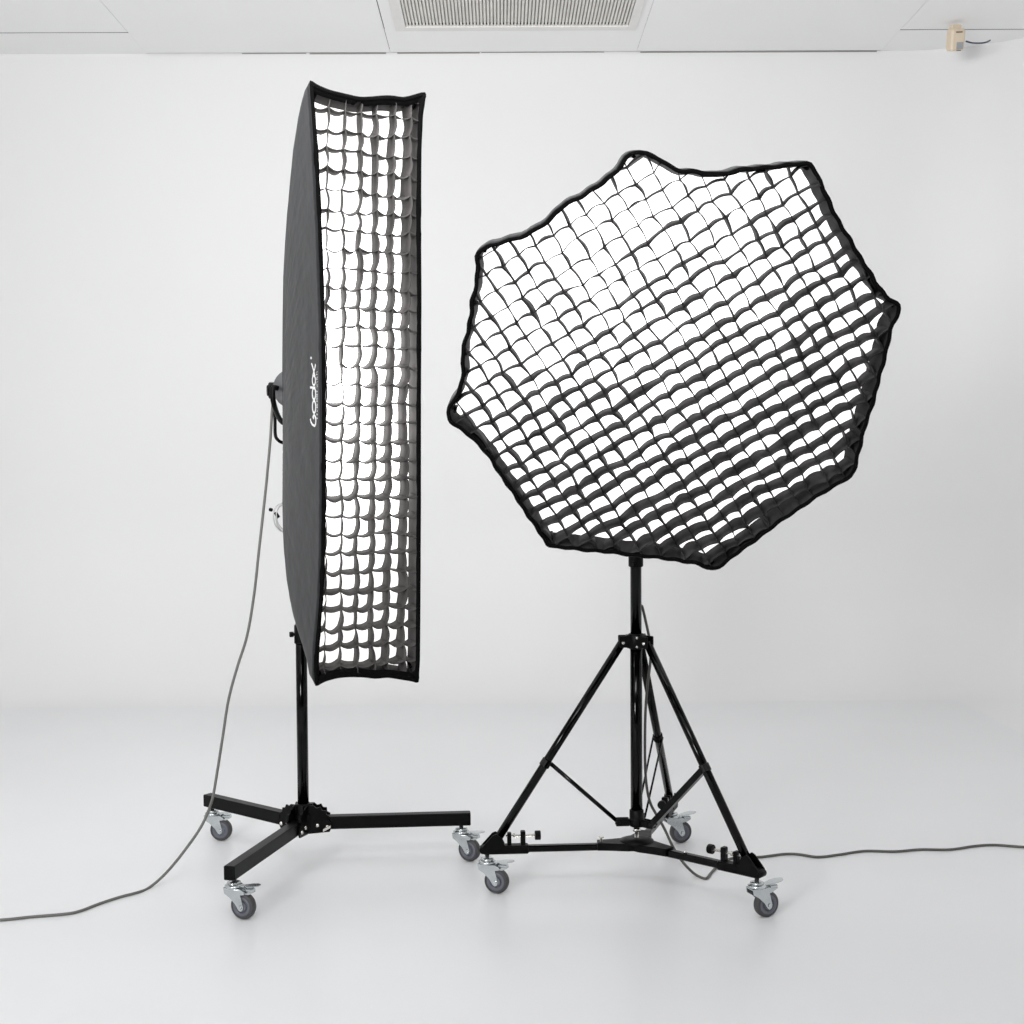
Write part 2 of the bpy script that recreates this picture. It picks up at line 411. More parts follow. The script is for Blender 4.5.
softbox_front(strip, SF, spoly, rw, .0058, .056, M['strip_glow'], sgrid, M['sgrid'], (0, 0), lambda x, y: ((u0_+u1_)/2+(x-(u0_+u1_)/2)*.970, (v0_+v1_)/2+(y-(v0_+v1_)/2)*.974), .0022)

# outer shell: depth follows the bowed rods
yk = [(82, 3), (100, 10), (130, 17), (190, 26), (260, 34), (330, 38), (390, 40), (430, 41), (440, 41), (510, 40), (560, 37), (600, 31), (630, 23), (660, 11), (684, 3)]
def shell_px(y):
    for (a, p), (b_, q) in zip(yk, yk[1:]):
        if a <= y <= b_: t_ = (y-a)/(b_-a); return p+(q-p)*t_
    return yk[0][1] if y < 82 else yk[-1][1]
def lerp_edge(edge, v):
    pts = sorted([SF.uv(x, y)[::-1] for x, y in edge])
    for (a, p), (b_, q) in zip(pts, pts[1:]):
        if a <= v <= b_: return p+(q-p)*(v-a)/(b_-a+1e-9)
    return pts[0][1] if v < pts[0][0] else pts[-1][1]
vt = SF.uv(311, 82)[1]; vb = SF.uv(316, 684)[1]
DK = .0103; DMAX = 41*DK
def depth_at(v):
    return shell_px(82+602*min(1, max(0, (vt-v)/(vt-vb))))*DK
def v_of_depth(d, up):
    ks = [(SF.c.z*0+vt+(vb-vt)*(y-82)/602, px*DK) for y, px in (yk[:9] if up else yk[8:][::-1])]
    if d <= ks[0][1]: return ks[0][0]
    for (va, da_), (vb_, db_) in zip(ks, ks[1:]):
        if da_ <= d <= db_: return va+(vb_-va)*(d-da_)/(db_-da_+1e-9)
    return ks[-1][0]
TAP = ((0, 0), (.12, .0005), (.3, .001), (.5, .002), (.72, .004), (.88, .008), (.97, .014), (1.01, .022))
def taper(dd):
    for (a_, p_), (b_, q_) in zip(TAP, TAP[1:]):
        if a_ <= dd <= b_: return p_+(q_-p_)*(dd-a_)/(b_-a_)
    return TAP[-1][1]
rows = []
umid = (u0_+u1_)/2
def edge_u(v): return lerp_edge(left, v), lerp_edge(right, v)
for k in range(27):
    t_ = k/26; d = DMAX*(1-(1-t_)**1.5) if k else 0
    hi = v_of_depth(d, True) if d > .02 else v1_; lo = v_of_depth(d, False) if d > .02 else v0_
    if d < .062: hi = max(hi, v1_-.34*d); lo = min(lo, v0_+.34*d)
    row = []
    for x, y in spoly:
        f_ = (y-v0_)/(v1_-v0_)
        wrk = rngS.uniform(-.0006, .0006) if 0 < t_ < .9 else 0
        v2 = lo+(hi-lo)*f_; eL, eR = edge_u(y); fL, fR = edge_u(v2)
        x = fL+(x-eL)/(eR-eL)*(fR-fL) if d > .02 else x
        row.append(SF.w(x-(taper(d/DMAX))*max(-1, min(1, (x-umid)/(WU*.35)))+wrk, lo+(hi-lo)*f_, -d-.001))
    rows.append(row)
row = [SF.w(umid+(p_[0]-umid)*.62, (p_[1]-(v0_+v1_)/2)*.06, -DMAX+.006) for p_ in spoly]; rows.append(row)
mb = MB(); mb.sheet(rows, closed=True); shell = mb.build('shell', M['shell'], strip)
sm = shell.modifiers.new('thickness', 'SOLIDIFY'); sm.thickness = .0012; sm.offset = 0
for sgn, up in ((-1, True), (1, True), (-1, False), (1, False)):
    pts = []
    for k in range(16):
        t_ = k/15; d = .02+(DMAX-.03)*(1-(1-t_)**1.5); v = v_of_depth(d, up)
        v = v-(.022 if up else -.022); eL, eR = edge_u(v); pts.append(SF.w((eL if sgn < 0 else eR)-sgn*(.020+taper(d/DMAX)), v, -d+.006))
    pts.append(SF.w(umid+sgn*.05, .05 if up else -.05, -DMAX+.006))
    mb = MB(); mb.tube(pts, .004, 8); mb.build('rod', M['plastic'], strip)
mb = MB(); mb.lathe(SF.w(0, 0, -DMAX-.014), SF.n, [(.08, 0), (.08, 0), (.085, .004), (.085, .014), (.08, .018), (.06, .018)], 36); mb.build('mounting_ring', M['beam'], strip)

# printed lettering on the side cloth, reading upwards
def side_pt(yp, xp, lift):
    """point of the left side cloth: yp = height along the panel (m, up), xp = how far behind the front edge (m)"""
    v = yp; D = depth_at(v); ul = lerp_edge(left, v); du = taper(xp/DMAX)
    return SF.w(ul+du-lift, v, -xp)
def stroke(mb, pts, w):
    """flat stroke, points in (reading distance, letter height)"""
    n = len(pts); L = []; R_ = []
    for i in range(n):
        a = V(pts[max(0, i-1)]); b = V(pts[min(n-1, i+1)]); tt = (b-a).normalized() if (b-a).length > 0 else V((1, 0)); nn = V((-tt.y, tt.x))*w/2
        p = V(pts[i]); L.append(p+nn); R_.append(p-nn)
    for lift, rev in ((.0022, 0),):
        L = [p*KS for p in L]; R_ = [p*KS for p in R_]
        A_ = mb.add([side_pt(vG+p.x, xG+p.y, lift) for p in L]); B_ = mb.add([side_pt(vG+p.x, xG+p.y, lift) for p in R_])
        A2 = mb.add([side_pt(vG+p.x, xG+p.y, lift-.0008) for p in L]); B2 = mb.add([side_pt(vG+p.x, xG+p.y, lift-.0008) for p in R_])
        for i in range(n-1):
            mb.face((A_+i, A_+i+1, B_+i+1, B_+i)); mb.face((A2+i, A2+i+1, A_+i+1, A_+i)); mb.face((B2+i, B2+i+1, B_+i+1, B_+i))
def ell(cx, cy, rx, ry, a0=0, a1=360, n=22):
    return [(cx+rx*math.cos(math.radians(a0+(a1-a0)*k/n)), cy+ry*math.sin(math.radians(a0+(a1-a0)*k/n))) for k in range(n+1)]
vG = SF.uv(318, 427.5)[1]; xG = .047
mb = MB()
W_ = .0060; KS = .95
# G: open bowl with a rising tail
stroke(mb, ell(.0165, .016, .0145, .0155, 20, -190), W_); stroke(mb, [(.0025, .017), (.005, .034), (.012, .047), (.020, .052)], W_)
stroke(mb, ell(.0165, .016, .0145, .0155, 20, 60), W_); stroke(mb, [(.030, .021), (.020, .021)], W_*.8)
stroke(mb, ell(.054, .017, .0165, .0155), W_)
stroke(mb, ell(.090, .017, .0155, .0155), W_); stroke(mb, [(.1065, .003), (.1065, .025), (.1065, .052)], W_)
stroke(mb, ell(.126, .017, .013, .0145), W_*.8)
stroke(mb, [(.137, .006), (.150, .016), (.162, .026), (.172, .037)], W_*.8); stroke(mb, [(.137, .028), (.150, .016), (.160, .005), (.170, -.001)], W_*.8)
stroke(mb, ell(.187, .041, .0028, .0045), .0016)
# the small line beneath it
rl = random.Random(5); x = .022
while x < .152:
    w_ = rl.uniform(.0022, .0036)
    kind = rl.choice('IOEL')
    if kind == 'O': stroke(mb, ell(x+w_/2, -.011, w_/2, .0033, n=8), .0009)
    else:
        stroke(mb, [(x, -.0145), (x, -.0075)], .0009)
        if kind in 'EL': stroke(mb, [(x, -.0145), (x+w_, -.0145)], .0009)
        if kind == 'E': stroke(mb, [(x, -.0078), (x+w_, -.0078)], .0009)
    x += w_+.0016
    if rl.random() < .12: x += .003
o = mb.build('logo', M['logo'], strip); o['label'] = 'white printed lettering reading Godox up the black side cloth'

# ================================================================= octagonal softbox
OF = Frame((.436, 3.36, 1.492), 3, -21)
oct_px = [(475, 252), (478, 248), (490, 243), (503, 240), (520, 235), (540, 224), (553, 213), (562, 203), (580, 194), (597, 184), (612, 172), (622, 160), (628, 151.5), (634, 149), (641, 150),
          (653, 153), (664, 158), (672, 165), (682, 169), (697, 169.5), (718, 172), (745, 167), (775, 164), (803, 161), (812, 161.5), (816, 165), (820, 175), (830, 198), (843, 224), (862, 255),
          (880, 285), (891, 297), (901, 304), (903, 308), (901, 314), (895, 325), (890, 345), (884, 370), (876, 400), (866, 432), (860, 455), (857, 472), (853, 478), (843, 483), (822, 496), (790, 517),
          (752, 545), (724, 566), (716, 571.5), (711, 571.5), (695, 565.5), (675, 562), (640, 558), (600, 553.5), (552, 549), (546, 546), (540, 537), (522, 510), (503, 482), (486, 456), (470, 438),
          (452, 426), (446, 421), (446, 413), (449, 403), (456, 394), (459, 383), (461, 368), (460.5, 350), (465, 332), (469, 315), (470, 296), (474, 285), (475, 270)]
opoly = soften(resample([OF.uv(x, y) for x, y in oct_px], .012), 1)
wv = inset(opoly, 1.0); opoly = [(a[0]+(b[0]-a[0])*.0016*(1+math.sin(i*1.37)+.5*math.sin(i*.61)), a[1]+(b[1]-a[1])*.0016*(1+math.sin(i*1.37)+.5*math.sin(i*.61))) for i, (a, b) in enumerate(zip(opoly, wv))]
octa = thing('octagonal_softbox', 'large black octagonal softbox, lit, with a cloth grid, tilted down on the right stand', 'softbox', OF.w(0, 0, -.2))
e0, e1 = OF.uv(478, 248), OF.uv(634, 150)
ang = math.atan2(e1[1]-e0[1], e1[0]-e0[0])
Ax = V((math.cos(ang), math.sin(ang))); Bx = V((-Ax.y, Ax.x))
pa = [V(p).dot(Ax) for p in opoly]; pb = [V(p).dot(Bx) for p in opoly]
cell = .0462
na = int((max(pa)-min(pa))/cell)+1; nb = int((max(pb)-min(pb))/cell)+1
oa = (max(pa)+min(pa)-na*cell)/2; ob = (max(pb)+min(pb)-nb*cell)/2
oo = Ax*oa+Bx*ob
rngO = random.Random(23)
def osplay(u, v):
    a_ = u*Ax.x+v*Ax.y; b_ = u*Bx.x+v*Bx.y; sa = -.05; sb = .5*b_
    return (sa*Ax.x+sb*Bx.x, sa*Ax.y+sb*Bx.y)
ogrid = egg_crate(OF, inset(opoly, .006), ang, (oo.x, oo.y), cell, cell, na, nb, .041, osplay, (.0055, .003), .0034, rngO, front=lambda u, v: -.003)
softbox_front(octa, OF, opoly, .0065, .005, .053, M['octa_glow'], ogrid, M['grid'], (-.05, .05), lambda x, y: (x*.974, y*.974), .0022)
# dish shaped shell
DO = .42; rows = []
n = len(opoly)
for k in range(15):
    t_ = k/14; s_ = 1-(1-.14)*(t_**2.0); d_ = -DO*math.sin(t_*PI/2)**1.15
    row = []
    for i, (x, y) in enumerate(opoly):
        r_ = math.hypot(x, y); rr_ = .09/r_ if r_ else 1; s_ = min(s_, .992)
        f_ = s_*(1-t_**3)+rr_*t_**3 if k else 1
        row.append(OF.w(x*f_, y*f_, d_-.001))
    rows.append(row)
mb = MB(); mb.sheet(rows, closed=True); o = mb.build('shell', M['shell'], octa)
sm = o.modifiers.new('thickness', 'SOLIDIFY'); sm.thickness = .0015; sm.offset = 0
for vx, vy in ((478, 248), (634, 150), (814, 162), (902, 305), (855, 475), (715, 571), (548, 548), (447, 415)):
    a = V(OF.uv(vx, vy)); pts = []
    for k in range(13):
        t_ = k/12*.985; s_ = 1-(1-.14)*(t_**2.0); d_ = -DO*math.sin(t_*PI/2)**1.15
        f_ = s_*(1-t_**3)+(.09/a.length)*t_**3
        pts.append(OF.w(a.x*f_*.965, a.y*f_*.965, d_-.004 if k else -.012))
    mb = MB(); mb.tube(pts, .004, 8); mb.build('rod', M['plastic'], octa)
mb = MB(); mb.lathe(OF.w(0, 0, -.445), OF.n, [(.09, 0), (.09, 0), (.098, .005), (.098, .028), (.09, .033), (.07, .033)], 36); mb.build('mounting_ring', M['beam'], octa)

# ---------------------------------------------------------------- casters
def rodrigues(hd): return V((math.cos(hd), math.sin(hd), 0)), V((-math.sin(hd), math.cos(hd), 0))
Z = V((0, 0, 1))
def caster(stand, piv, hd, ztop):
    e1, e2 = rodrigues(hd); P = V((piv.x, piv.y, 0)); Wc = P+e1*.030+Z*.0365
    mb = MB()
    mb.lathe(P, Z, [(.012, .0835), (.022, .085), (.0255, .088), (.0255, .0915), (.022, .094), (.0165, .0955), (.0165, .0955), (.019, .097), (.019, .1), (.012, .102), (.0065, .102), (.0065, ztop+.004)], 24)
    c = mb.build('caster', M['zinc'], stand)
    mb = MB()
    cheek = [(-.024, .086), (.030, .086), (.043, .079), (.042, .072), (.030, .070), (.035, .052), (.039, .036), (.0365, .028), (.030, .0245), (.0235, .028), (.013, .044), (-.004, .060), (-.021, .070)]
    for sg in (-1, 1):
        mb.prism(P+e2*sg*.0165, e1, Z, cheek, .0026)
        mb.cyl(Wc+e2*sg*.0178, Wc+e2*sg*.0215, .0055, 6)
    mb.prism(P+Z*.0845, e1, e2, [(-.024, -.0165), (-.010, -.022), (.012, -.022), (.030, -.0165), (.030, .0165), (.012, .022), (-.010, .022), (-.024, .0165)], .003)
    mb.build('fork', M['zinc'], c)
    mb = MB(); R0 = .0365
    mb.lathe(Wc-e2*.012, e2, [(R0-.008, 0), (R0-.003, .001), (R0-.0008, .004), (R0, .008), (R0, .016), (R0-.0008, .020), (R0-.003, .023), (R0-.008, .024)], 36)
    mb.build('tyre', M['tyre'], c)
    mb = MB()
    mb.lathe(Wc-e2*.0132, e2, [(.008, 0), (.008, 0), (.014, .0012), (.018, .0012), (.019, 0), (.024, 0), (.0265, .001), (.0275, .002), (.0275, .0244), (.0265, .0254), (.024, .0264), (.019, .0264), (.018, .0252), (.014, .0252), (.008, .0264)], 32)
    mb.build('wheel_hub', M['hub'], c)
    mb = MB()
    d = (e1+Z*.12).normalized(); up = e2.cross(d)
    if up.z < 0: up = -up
    mb.prism(P+Z*.0885+e1*.0, d, e2, [(.022, -.009), (.040, -.011), (.052, -.0155), (.070, -.015), (.082, -.008), (.085, 0), (.082, .008), (.070, .015), (.052, .0155), (.040, .011), (.022, .009)], .0025)
    mb.box(P+Z*.083+e1*.050, e1, e2, Z, .013, .010, .0045, .002)
    mb.prism(P+Z*.080+e1*.046, e1, Z, [(-.014, -.002), (.016, .004), (.018, -.003), (.004, -.010), (-.012, -.010)], .016)
    mb.build('brake_pedal', M['zinc'], c)
    return c
def pivot(cx_, cy_, hd):
    g = at_z(cx_, cy_, 0); e1, _ = rodrigues(hd); return V((g.x, g.y, 0))-e1*.030

# ================================================================= left light stand (flat beam legs)
ls_piv = [(pivot(222.5, 840, -.15), -.15), (pivot(242.3, 918.5, -.38), -.38), (pivot(469.5, 859.5, -.50), -.50)]
pole_b = at_z(303.5, 823, .13)
PB = V((pole_b.x, pole_b.y, 0))
stand = thing('light_stand', 'black stand with one pole and three flat beam legs on casters, under the strip softbox', 'light stand', PB)
LT, LB = .152, .112
ends = [at_z(207, 799.5, .132), at_z(229, 873.5, .132), at_z(470.5, 818, .132)]
for (pv, hd), en in zip(ls_piv, ends):
    d = V((en.x, en.y, 0))-PB; L = d.length; d.normalize(); s = Z.cross(d)
    mb = MB(); a = PB+d*.05; m_ = PB+d*(.05+L)/2
    mb.box(V((m_.x, m_.y, (LT+LB)/2)), d, s, Z, (L-.05)/2, .0165, (LT-LB)/2, .0022); mb.build('leg', M['beam'], stand)
    # caster pivot on the centre line of the beam
    along = (V((pv.x, pv.y, 0))-PB).dot(d); along = min(L-.018, max(L-.05, along))
    caster(stand, PB+d*along, hd, LB)
# hub: toothed brackets clasping each leg
mb = MB()
mb.lathe(V((PB.x, PB.y, .105)), Z, [(.030, 0), (.034, .003), (.034, .055), (.030, .058), (.030, .058), (.026, .06), (.026, .085), (.022, .088)], 24)
for k in range(5):
    a = 2*PI*k/5; mb.box(PB+Z*.178+V((math.cos(a), math.sin(a), 0))*.022, (math.cos(a), math.sin(a), 0), (-math.sin(a), math.cos(a), 0), Z, .008, .007, .014, .002)
for (pv, hd), en in zip(ls_piv, ends):
    d = (V((en.x, en.y, 0))-PB).normalized(); s = Z.cross(d)
    tooth = [(.0, .100), (.082, .106), (.088, .118), (.086, .145)]
    for k in range(9):                     # scalloped quarter wheel
        a = math.radians(-5+k*12); r_ = .052 if k % 2 == 0 else .045
        tooth.append((.034+r_*math.cos(a), .137+r_*math.sin(a)))
    tooth += [(.0, .190)]
    for sg in (-1, 1): mb.prism(PB+s*sg*.0205, d, Z, tooth, .005)
mb.build('hub', M['beam'], stand)
mb = MB()
for (pv, hd), en in zip(ls_piv, ends):
    d = (V((en.x, en.y, 0))-PB).normalized(); s = Z.cross(d)
    for al, z in ((.045, .128), (.075, .122)):
        for sg in (-1, 1):
            mb = MB(); mb.lathe(PB+d*al+Z*z+s*sg*.023, s*sg, [(.0065, 0), (.0065, .003), (.004, .006), (.002, .0065)], 12)
            mb.build('bolt', M['bolt'], stand)['label'] = 'shiny steel bolt'
d = (V((ends[2].x, ends[2].y, 0))-PB).normalized(); s = -Z.cross(d)
c0 = PB+d*.075+Z*.122+s*.03; mb = MB()
mb.tube([c0-s*.01, c0+s*.012], .003, 8); mb.box(c0+s*.012, (d+Z*.5), s, Z, .013, .0018, .004)
mb.build('wing_screw', M['bolt'], stand)['label'] = 'shiny steel wing screw'
poleTop = 1.36
mb = MB(); mb.tube([PB+Z*.16, PB+Z*.80], .0175, 24); mb.tube([PB+Z*.78, PB+Z*poleTop], .0150, 24); mb.build('pole', M['black'], stand)
zc = at_y(300, 634, PB.y).z
mb = MB(); mb.cyl(PB+Z*(zc-.03), PB+Z*(zc+.03), .0215)
kd = V((-1, -.3, 0)).normalized(); mb.cyl(PB+Z*zc+kd*.018, PB+Z*zc+kd*.026, .005); mb.cyl(PB+Z*zc+kd*.024, PB+Z*zc+kd*.036, .0085, 10)
mb.build('collar', M['plastic'], stand)

# flash head on the left stand
HB = SF.w(0, 0, -DMAX-.02)
head = thing('flash_head', 'grey studio flash head with black tilt knob, behind the strip softbox', 'studio flash', V((PB.x, PB.y, poleTop)))
mb = MB(); mb.lathe(HB, -SF.n, [(.06, 0), (.066, .004), (.066, .03), (.060, .035), (.060, .035), (.060, .255), (.056, .263), (.045, .267)], 32); mb.build('body', M['head'], head)
hc = HB-SF.n*.19
side = -SF.u
mb = MB()
mb.cyl(V((PB.x, PB.y, poleTop+.001)), V((PB.x, PB.y, poleTop+.035)), .022)
hx = V((PB.x, PB.y, poleTop+.02))
mb.tube(smooth_path([hx, hx+side*.05+Z*0, hc+side*.075-Z*.05, hc+side*.078, hc+side*.062], 4), .008, 10)
mb.tube(smooth_path([hx, hx-side*.05+Z*0, hc-side*.075-Z*.05, hc-side*.078, hc-side*.062], 4), .008, 10)
mb.build('yoke', M['plastic'], head)
kY = PB.y+.02
k0 = at_y(281, 390.5, kY); k1 = at_y(268.5, 390.5, kY-.01)
mb = MB(); mb.cyl(k0, k0+(k1-k0)*.55, .020, 20); ax_ = (k1-k0).normalized()
mb.cyl(k0+(k1-k0)*.45, k1, .0255, 14); mb.cyl(k1-ax_*.004, k1+ax_*.005, .017, 20)
mb.cyl(k0-ax_*.09, k0, .014, 16)
mb.build('tilt_knob', M['plastic'], head)
mb = MB(); mb.tube(smooth_path([at_y(273, 394, kY), at_y(274.3, 405, kY), at_y(275, 420, kY), at_y(275.3, 434, kY), at_y(277.5, 439.5, kY), at_y(284, 443, kY+.01), at_y(300, 444, kY+.03), at_y(304, 434, kY+.03), at_y(304, 410, kY+.03)], 6), .0052, 12)
mb.build('handle', M['plastic'], head)

# ring of silver cord hanging behind the strip box
rp = [at_y(283, 503, 4.12), at_y(277, 505.5, 4.10), at_y(273.8, 512, 4.09), at_y(273.6, 519, 4.09), at_y(276, 526, 4.10), at_y(281, 531, 4.12), at_y(288, 529, 4.16), at_y(292, 516, 4.18), at_y(288, 505, 4.15)]
coil = thing('safety_cord', 'small loop of silver cord with a black clasp, peeking out behind the strip softbox', 'cord', at_y(283, 517, 4.13))
mb = MB(); mb.tube(smooth_path(rp+[rp[0]], 6)[:-1], .0022, 8, closed=True)
mb.tube(smooth_path([p+V((.006, .01, -.004)) for p in rp]+[rp[0]+V((.006, .01, -.004))], 6)[:-1], .0020, 8, closed=True)
mb.tube(smooth_path([p+V((.010, -.006, .004)) for p in rp]+[rp[0]+V((.010, -.006, .004))], 6)[:-1], .0018, 8, closed=True)
top_ = at_y(288, 505, 4.15); mb.tube(smooth_path([top_, V((PB.x-.01, PB.y-.02, top_.z+.05)), V((PB.x, PB.y-.018, top_.z+.06))], 5), .0022, 8)
mb.build('loop', M['clear'], coil)
mb = MB(); a = at_y(272, 510, 4.085); mb.cyl(a, a+V((-.006, -.006, .002)), .0055, 12); b = at_y(277, 515, 4.09); mb.box(b, (.5, 0, -.8), (0, 1, 0), (.8, 0, .5), .010, .004, .005, .001); mb.build('clasp', M['plastic'], coil)

# ================================================================= right light stand (braced tripod)
rs = [(pivot(497.0, 893, -.35), -.35), (pivot(680.5, 842.5, .25), .25), (pivot(766, 916.5, .42), .42)]
pb = at_z(636.6, 824, .19)
QB = V((pb.x, pb.y, 0))
tri = thing('light_stand', 'tall black braced tripod stand on casters, under the octagonal softbox', 'light stand', QB)
zcol = at_y(636.5, 641, QB.y).z
ztopS = at_y(636, 575, QB.y).z
zbot = at_y(637.8, 822, QB.y).z
mb = MB(); mb.tube([QB+Z*zbot, QB+Z*(zcol+.02)], .0174, 28); mb.tube([QB+Z*zcol, QB+Z*1.56], .0163, 28)
mb.build('pole', M['black'], tri)
zcl = at_y(636, 562, QB.y).z
mb = MB(); mb.cyl(QB+Z*(zcl-.014), QB+Z*(zcl+.05), .0215); mb.cyl(QB+Z*(zcl-.002)+V((-.01, -.02, 0)), QB+Z*(zcl-.002)+V((-.014, -.03, 0)), .007, 10); mb.build('collar', M['plastic'], tri)
# leg collar with three lugs
ARM = []
for pv, hd in rs:
    d = (V((pv.x, pv.y, 0))-QB); ARM.append((d.length, d.normalized()))
mb = MB(); mb.lathe(QB+Z*(zcol-.022), Z, [(.021, 0), (.024, .003), (.024, .041), (.021, .044)], 24)
lug = .047
for L, d in ARM:
    s = Z.cross(d)
    for sg in (-1, 1): mb.box(QB+d*(.030)+s*sg*.014+Z*zcol, d, s, Z, .021, .0035, .017, .002)
    mb.box(QB+d*.018+Z*zcol, d, s, Z, .012, .014, .019, .002)
mb.build('leg_collar', M['plastic'], tri)
mb = MB()
for L, d in ARM:
    s = Z.cross(d)
    for sg in (-1, 1):
        mb = MB(); mb.lathe(QB+d*.040+s*sg*.0175+Z*(zcol-.003), s*sg, [(.005, 0), (.005, .002), (.003, .004)], 10); mb.build('screw', M['bolt'], tri)
for zz in (zcol+.012, zcol-.014):
    mb = MB(); mb.lathe(QB+V((.0, -.0238, 0))+Z*zz, (0, -1, 0), [(.004, 0), (.004, .002), (.0025, .003)], 10); mb.build('screw', M['bolt'], tri)
zarm = .126
ZH = zbot-.002
# foot of the pole
mb = MB(); mb.lathe(QB+Z*(zbot-.012), Z, [(.019, 0), (.022, .003), (.022, .020), (.021, .024), (.021, .024), (.021, .048), (.0185, .050)], 24)
for L, d in ARM:
    s = Z.cross(d)
    for sg in (-1, 1): mb.box(QB+d*.042+s*sg*.009+Z*(zbot+.002), d, s, Z, .020, .003, .011, .002)
mb.build('pole_foot', M['plastic'], tri)
mb = MB(); mb.cyl(QB+Z*(zarm+.012), QB+Z*(zbot-.008), .006, 12); mb.lathe(QB+Z*(zbot-.026), Z, [(.012, 0), (.012, .006), (.008, .01)], 12); mb.build('screw', M['bolt'], tri)
# centre spreader plate
mb = MB()
for L, d in ARM:
    s = Z.cross(d); mb.prism(QB+Z*(zarm+.004), d, s, [(-.02, -.032), (.03, -.034), (.085, -.022), (.115, -.018), (.118, .018), (.085, .022), (.03, .034), (-.02, .032)], .022)
mb.lathe(QB+Z*(zarm+.012), Z, [(.05, 0), (.05, .005), (.03, .012), (.02, .013)], 24)
mb.build('spreader_hub', M['plastic'], tri)
mb = MB(); d = ARM[0][1]; mb.cyl(QB+d*.105+Z*(zarm+.014), QB+d*.105+Z*(zarm+.028), .0035, 8); mb.cyl(QB+d*.105+Z*(zarm+.026), QB+d*.105+Z*(zarm+.030), .0085, 12); mb.build('screw', M['bolt'], tri)
mb = MB(); d = ARM[2][1]; mb.lathe(QB+d*.17+Z*(zarm+.012), Z, [(.006, 0), (.006, .002), (.003, .003)], 10); mb.build('screw', M['bolt'], tri)
for i, ((L, d), (pv, hd)) in enumerate(zip(ARM, rs)):
    s = Z.cross(d)
    mb = MB(); mb.box(QB+d*(L*.5+.03)+Z*zarm, d, s, Z, L*.5-.03, .0105, .0095 if i != 2 else .0105, .003); mb.build('spreader_arm', M['black'], tri)
    # end bracket
    mb = MB()
    mb.box(QB+d*(L-.055)+Z*zarm, d, s, Z, .066, .0155, .0125, .003)
    mb.lathe(QB+d*(L+.012)+Z*zarm-s*.016, s, [(.009, 0), (.0105, .002), (.0105, .03), (.009, .032)], 16)
    for sg in (-1, 1): mb.prism(QB+s*sg*.0155+Z*zarm, d, Z, [(L-.052, 0), (L+.010, -.004), (L+.015, .010), (L-.016, .044), (L-.026, .048), (L-.040, .038), (L-.052, .014)], .004)
    kk = L-.105
    mb.box(QB+d*kk+Z*(zarm+.030), d, s, Z, .007, .010, .022, .002); mb.box(QB+d*(L-.065)+Z*(zarm+.028), d, s, Z, .006, .010, .020, .002)
    mb.build('end_bracket', M['plastic'], tri)
    mb = MB(); zz = zarm+.038; mb.cyl(QB+d*(L-.055)+Z*zz, QB+d*(L-.145)+Z*zz, .0042, 10); mb.cyl(QB+d*(L-.075)+Z*zz, QB+d*(L-.082)+Z*zz, .0075, 6); mb.build('screw', M['bolt'], tri)
    mb = MB(); mb.cyl(QB+d*(L-.140)+Z*zz, QB+d*(L-.157)+Z*zz, .0135, 12); mb.build('knob', M['plastic'], tri)
    # main leg tube
    p0 = QB+d*.040+Z*(zcol-.002); p1 = QB+d*(L-.022)+Z*(zarm+.016)
    mb = MB(); mb.tube([p0, p1], .0125, 20); mb.build('leg', M['black'], tri)
    # brace
    fr_ = (.60, .575, .575)[i]
    q0 = p0+(p1-p0)*fr_; q1 = QB+d*.055+Z*(zbot+.002)
    mb = MB(); ld = (p1-p0).normalized()
    mb.cyl(q0-ld*.012, q0+ld*.012, .0155, 16)
    if i == 1:
        for sg in (-1, 1): mb.tube([q0+s*sg*.015, q1+s*sg*.012], .0032, 8)
    elif i == 0: mb.tube([q0-d*.012, q1], .0062, 12)
    else:
        bd = (q1-q0).normalized(); mb.box((q0+q1)/2, bd, s, bd.cross(s), (q1-q0).length/2, .012, .009, .002)
    mb.cyl(q1-s*.013, q1+s*.013, .008, 12)
    mb.build('brace', M['black'], tri)
    caster(tri, QB+d*L, hd, zarm-.0125)

# flash head behind the octagonal softbox (hidden from the front)
OB = OF.w(0, 0, -.45)
oh = thing('flash_head', 'flash head with a yoke on the pole behind the octagonal softbox', 'studio flash', V((QB.x, QB.y, 1.56)))
mb = MB(); mb.lathe(OB, -OF.n, [(.06, 0), (.066, .004), (.066, .03), (.060, .035), (.060, .035), (.060, .24), (.056, .248), (.045, .252)], 32); mb.build('body', M['head'], oh)
oc = OB-OF.n*.12; hx = V((QB.x, QB.y, 1.56))
mb = MB(); mb.cyl(hx+Z*.001, hx+Z*.035, .022)
for sg in (-1, 1):
    mb.tube(smooth_path([hx+Z*.01, hx+OF.u*sg*.05+Z*.01, oc+OF.u*sg*.075-Z*.05, oc+OF.u*sg*.078, oc+OF.u*sg*.058], 4), .008, 10)
mb.build('yoke', M['plastic'], oh)

# ---------------------------------------------------------------- power cables
def floor_pt(x, y): return at_z(x, y, .0042)
mb = MB()
pts = [at_y(275, 388, kY+.02), at_y(272.2, 410, kY-.0), at_y(270.3, 440, kY-.01), at_y(267.6, 470, kY-.02), at_y(266.5, 482, kY-.02), at_y(263.5, 510, kY-.03), at_y(259, 550, 4.15), at_y(254, 595, 4.14), at_y(247, 636, 4.13), at_y(237, 668, 4.12),
       at_y(228.5, 700, 4.11), at_y(223, 735, 4.10), at_y(217.5, 770, 4.09), at_y(212, 800, 4.07), at_y(202, 825, 4.05), at_y(185, 850, 4.03), at_y(166, 873, 4.00), floor_pt(150, 887), floor_pt(139, 892), floor_pt(120, 897), floor_pt(100, 903.5), floor_pt(80, 911), floor_pt(65, 914), floor_pt(30, 917), floor_pt(0, 920), floor_pt(-80, 925), floor_pt(-250, 930)]
mb.tube(smooth_path(pts, 8), .0042, 10)
tag(mb.build('power_cable', M['cable']), 'grey power cable hanging from the strip softbox flash and running left across the floor', 'cable')
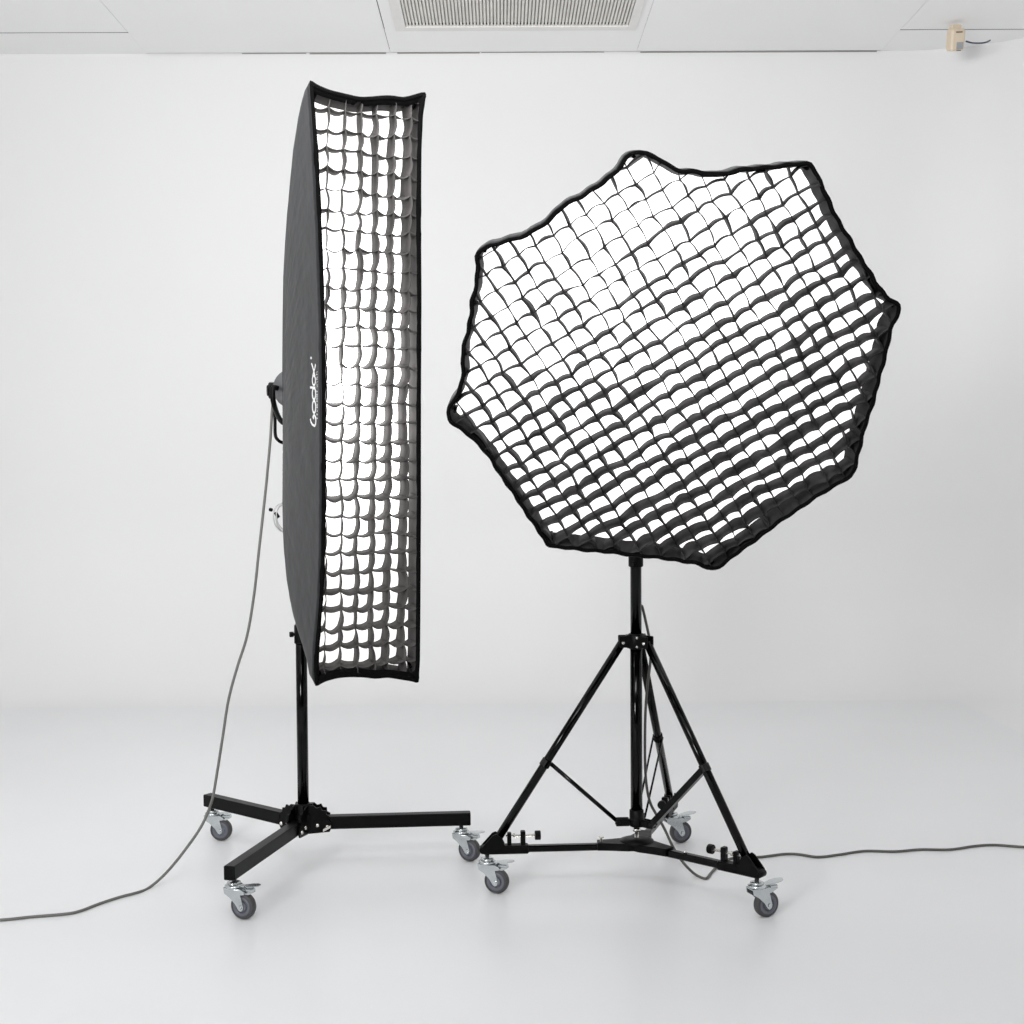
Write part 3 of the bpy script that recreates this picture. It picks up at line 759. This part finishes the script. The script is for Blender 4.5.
mb = MB()
Yq = QB.y
pts = [V((QB.x-.0, Yq+.03, 1.5)), at_y(637, 590, Yq+.03), at_y(642, 606, Yq+.025), at_y(647, 627, Yq+.03), at_y(650.5, 645, Yq+.05), at_y(650.5, 660, Yq+.06), at_y(647, 690, Yq+.05), at_y(645.2, 720, Yq+.05), at_y(645, 760, Yq+.06),
       at_y(646.5, 785, Yq+.07), at_y(650, 802, Yq+.08), at_y(656, 814, Yq+.09), at_y(664, 828, Yq+.09), at_y(672, 845, Yq+.09), at_y(679, 857, Yq+.08), at_y(688, 868, Yq+.09), floor_pt(697, 875.5), floor_pt(706, 878.5), floor_pt(711, 873), floor_pt(722, 862), floor_pt(738, 857.5), floor_pt(760, 857), floor_pt(785, 854), floor_pt(800, 854.5), floor_pt(818, 857),
       floor_pt(840, 854.5), floor_pt(865, 851), floor_pt(895, 851.5), floor_pt(920, 849.5), floor_pt(950, 849.5), floor_pt(975, 846), floor_pt(995, 845), floor_pt(1024, 847), floor_pt(1085, 850), V((2.12, 4.33, .0042)), V((2.3, 4.36, .0042))]
mb.tube(smooth_path(pts, 8), .0042, 10)
tag(mb.build('power_cable', M['cable2']), 'dark grey power cable hanging down the tripod stand and running right across the floor', 'cable')

# ---------------------------------------------------------------- light
def area(name, loc, target, sx, sy, power, col=(1, 1, 1)):
    l = bpy.data.lights.new(name, 'AREA'); l.shape = 'RECTANGLE'; l.size = sx; l.size_y = sy; l.energy = power; l.color = col
    o = bpy.data.objects.new(name, l); COL.objects.link(o); o.location = loc
    o.rotation_euler = (V(target)-V(loc)).to_track_quat('-Z', 'Y').to_euler(); return o
area('key_softbox_light', (-2.4, -1.0, 1.85), (0, 7.9, 1.7), .9, .9, 133, (1, 1, 1))
area('added_ceiling_fill', (-.2, 1.6, 2.4), (0, 4.5, 3.6), 1.0, 1.0, 48)  # added unseen lamp, lifts the ceiling brightness
area('added_backdrop_fill', (-.5, 3.0, 2.7), (-.2, 6.9, 3.6), 2.2, .6, 55)  # added unseen lamp, evens out the upper back wall and ceiling
w = bpy.data.worlds.new('ambient_fill'); sc.world = w; w.use_nodes = True  # even ambient fill added through the open front of the room
w.node_tree.nodes['Background'].inputs['Color'].default_value = (.97, .985, 1, 1)
w.node_tree.nodes['Background'].inputs['Strength'].default_value = .04

sc.view_settings.view_transform = 'Standard'; sc.view_settings.look = 'None'
sc.view_settings.exposure = 0; sc.view_settings.gamma = 1; sc.view_settings.use_curve_mapping = False
